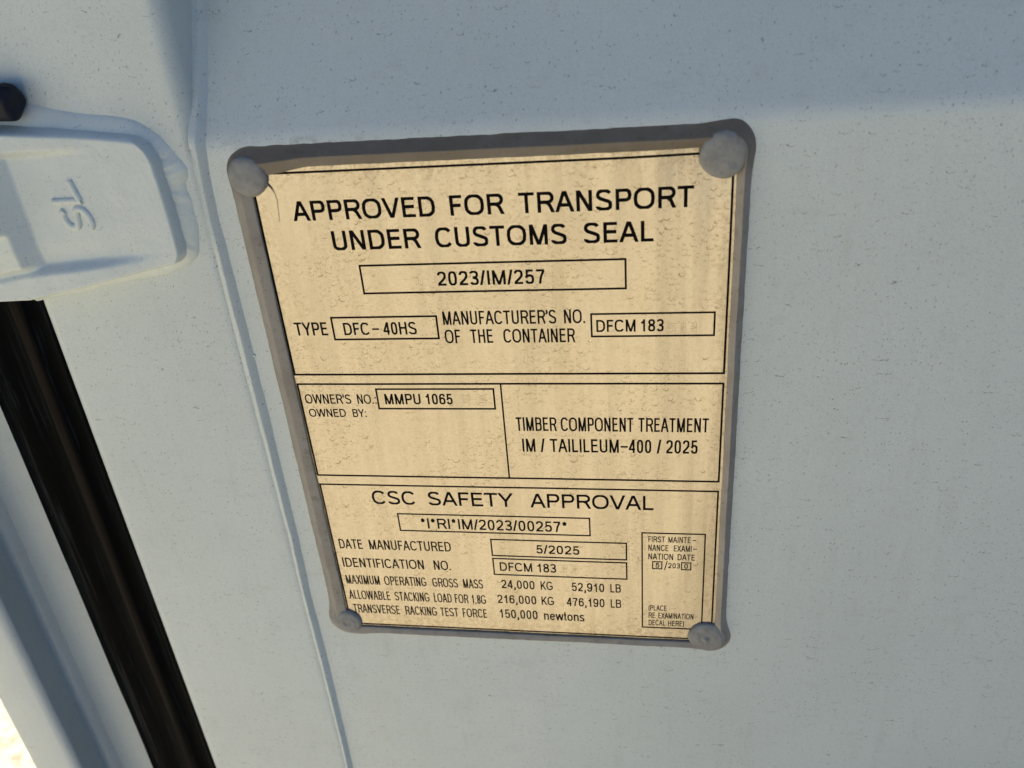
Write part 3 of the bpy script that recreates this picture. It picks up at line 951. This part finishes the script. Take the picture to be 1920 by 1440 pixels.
# sealant bead round the sheet: sides have different widths, corners bulge
X0, X1, ZB, ZT = -0.6, 191.4, -244.6, 2.3
RC = 2.6
def seal_path():
    pts = []
    def seg(a, b, nrm, n):
        for i in range(n): 
            t = i / n
            pts.append((a[0] + (b[0] - a[0]) * t, a[1] + (b[1] - a[1]) * t, nrm))
    def cor(cx, cz, a0):
        for i in range(14):
            a = radians(a0 - 90 * i / 14)
            pts.append((cx + RC * cos(a), cz + RC * sin(a), (cos(a), sin(a))))
    seg((X0 + RC, ZT), (X1 - RC, ZT), (0, 1), 120); cor(X1 - RC, ZT - RC, 90)
    seg((X1, ZT - RC), (X1, ZB + RC), (1, 0), 150); cor(X1 - RC, ZB + RC, 0)
    seg((X1 - RC, ZB), (X0 + RC, ZB), (0, -1), 120); cor(X0 + RC, ZB + RC, -90)
    seg((X0, ZB + RC), (X0, ZT - RC), (-1, 0), 150); cor(X0 + RC, ZT - RC, 180)
    return pts
mb = MB(); P = []
for i, (x, z, nn) in enumerate(seal_path()):
    nx, nzz = nn
    W = 10.2 * max(0, -nx) ** 2 + 5.6 * max(0, nx) ** 2 + 8.4 * max(0, nzz) ** 2 + 6.4 * max(0, -nzz) ** 2
    bul = 0
    for cx, cz, am, sg in ((191, 3, 1.4, 6), (191, -243, 3.0, 6), (-1, -243, 2.2, 7), (-4, 5, 1.2, 4), (8, -246, 1.2, 7)):
        bul += am * exp(-((x - cx) ** 2 + (z - cz) ** 2) / (2 * sg * sg))
    W += bul + 0.2 * nz(x * 0.05, z * 0.05, 1) + 0.22 * nz(x * 0.2, z * 0.2, 6)
    inn = -0.25 * nz(x * 0.04, z * 0.04, 12) - 0.15 * nz(x * 0.3, z * 0.3, 2)
    if nzz > 0.7: inn += -2.9 * sm(28, 6, x) 
    hg = 1.9 + 0.3 * nz(x * 0.03, z * 0.03, 22) + 0.12 * nz(x * 0.15, z * 0.15, 25)
    ph = plate_h(x, z)
    row = []
    for t, nv in ((0, ph - 0.6), (0.0, ph + 0.5), (0.012, ph + 0.85), (0.03, ph + 0.95), (0.2, ph + 0.95 + (hg - .95 - ph) * .36), (0.40, hg - 0.08), (0.445, hg), (0.47, hg - 0.04), (0.50, hg - 0.28), (0.68, hg - 1.9), (0.86, PN + 0.75), (0.93, PN + 0.25), (1.0, PN - 0.2)):
        off = inn + (W - inn) * t
        row.append((x + nx * off, z + nzz * off, nv + 0.06 * nz(x * 0.4 + t * 3, z * 0.4, 5)))
    P.append(row)
mb.grid(P, close_i=True)
mb.build('sealant_bead', M_seal, plate)

# rivets, each coated by hand and so not quite alike
def rivet(cx, cz, r, hgt, seed, nub=0.0, swirl=0.0):
    m = MB(); rows = []
    prof = [(0.0, 1.0), (0.1, 1.0), (0.2, 0.99), (0.3, 0.975), (0.4, 0.95), (0.5, 0.915), (0.6, 0.865), (0.7, 0.79), (0.78, 0.71), (0.86, 0.59), (0.92, 0.44), (0.965, 0.24), (0.99, 0.0), (1.0, -0.3), (0.995, -0.7), (0.96, -1.1)]
    seg = 48
    for t, hh in prof:
        row = []
        for j in range(seg):
            a = 2 * pi * j / seg
            rr = r * t * (1 + 0.045 * nz(cos(a) * 1.3 + seed, sin(a) * 1.3, 0.3) * t + 0.02 * nz(cos(a) * 4 + seed, sin(a) * 4) * t)
            x, z = cx + rr * cos(a), cz + rr * sin(a)
            n = 0.7 + hgt * hh + 0.22 * nz(x * 0.28, z * 0.28, seed) + 0.11 * nz(x * 0.75, z * 0.75, seed + 3) * (1 - 0.5 * t)
            if nub:
                d = sqrt((x - cx + 0.6) ** 2 + (z - cz) ** 2)
                n += nub * exp(-(d / 0.9) ** 2) - nub * 0.45 * exp(-((d - 2.1) / 0.8) ** 2)
            if swirl:
                d = sqrt((x - cx) ** 2 + (z - cz) ** 2)
                n += swirl * 0.16 * sin(d * 2.1 + a) * (d / r) * (1 if d < r * .9 else 0)
            row.append((x, z, n))
        rows.append(row)
    m.grid(rows, close_j=True)
    return m.build('rivet', M_rivet, plate)
rivet(-0.9, -0.9, 8.2, 2.2, 1.0)
rivet(186.2, -0.3, 8.9, 2.2, 5.0)
rivet(-1.4, -241.2, 8.0, 1.9, 9.0, -0.5, 1.3)
rivet(187.8, -240.6, 9.2, 1.9, 13.0, 1.1, 1.0)
# collar of squeezed-out sealant at two corners, and a pulled string of it
mb = MB()
st = smooth_curve([(5.6, -3.0, .9), (6.6, -4.2, .55), (7.9, -5.8, .45), (8.9, -8.4, .4), (9.2, -11.3, .38), (8.8, -15.5, .36), (8.4, -20.0, .34)], 5)
mb.tube([(x, z, n + plate_h(x, z)) for x, z, n in st], [0.48 - 0.34 * sm(0, 0.5, i / len(st)) - 0.08 * i / len(st) for i in range(len(st))], 8)
mb.build('sealant_string', M_seal, plate)

# ------------------------------------------------------------------ fixed corner post left of the gasket
cp = empty('corner_post', (-0.23, 0.0, Z0 * MM),
           'white steel corner post with a deep channel, left of the black rubber gasket', 'post')
mb = MB()
sec = [(-150, -50), (-150, -44), (-183, -42), (-192, -40), (-200, -37.8), (-208, -35.6), (-217, -33.6), (-226, -33.6), (-222.4, -22), (-218.6, -12), (-215.7, -5.0), (-215.7, -3.8), (-217.5, -1.9), (-219.3, -0.5), (-221, -0.1), (-245.5, 0), (-247.4, -0.7), (-248, -2.5), (-248, -160), (-205, -160), (-150, -160)]
mb.grid([[(x + (0.35 * nz(z * 0.05, 2) if -222 < x < -214 else 0), z, n) for x, n in sec] for z in [Z0 + (Z1 - Z0) * i / 160 for i in range(161)]], close_j=True)
mb.fan([(x, Z1, n) for x, n in sec]); mb.fan([(x, Z0, n) for x, n in sec][::-1])
ob = mb.build('post_shell', M_post, cp, smooth=True)
mb = MB(); P = []
z = Z0
while z <= Z1:
    wv = 0.8 * nz(z * 0.03, 4) + 0.4 * nz(z * 0.15, 7)
    P.append([(-225.2 + (9.4 + wv) * q, z, -34.3 + (5.5 + 0.6 * wv) * (1 - q) * 1.0 + 2.2 * sin(pi * q) + 0.25 * nz(z * 0.2, q * 3)) for q in [j / 10 for j in range(11)]])
    z += 2 if -420 < z < -80 else 20
mb.grid(P)
mb.build('weld_bead', M_post, cp)
for i, p in enumerate(ob.data.polygons):
    pass

# dark stub lying on the hinge
mb = MB()
pts = [(-190, 38.0, 6.5), (-140, 37.1, 6.5), (-104, 34.9, 7), (-94, 34.2, 7), (-90.5, 34.0, 7), (-88.3, 33.8, 7), (-87.1, 33.7, 7), (-86.7, 33.65, 7)]
mb.tube(pts, [7.0, 7.0, 7.0, 7.0, 6.9, 6.7, 5.7, 4.2], 28)
mb.v = [(x + 0.0006 * nz(x * 260, y * 260, z * 260) * (1 if x > -0.11 else 0), y + 0.0007 * nz(x * 200, y * 200, z * 200 + 9), z + 0.0011 * nz(x * 150, y * 150 + 5, z * 150)) for x, y, z in mb.v]
mb.tube([(-97, 40.9, 7.5), (-91, 40.8, 8.2), (-87, 40.2, 8.6), (-84.6, 39.8, 8.4)], [0.8, 0.6, 0.4, 0.12], 8)
st = mb.build('rubber_stub', M_navy, None, True, (-0.085, -0.0065, 0.0345))
st['label'] = 'dark navy rounded rubber stub resting on top of the white hinge blade'
st['category'] = 'rubber stub'
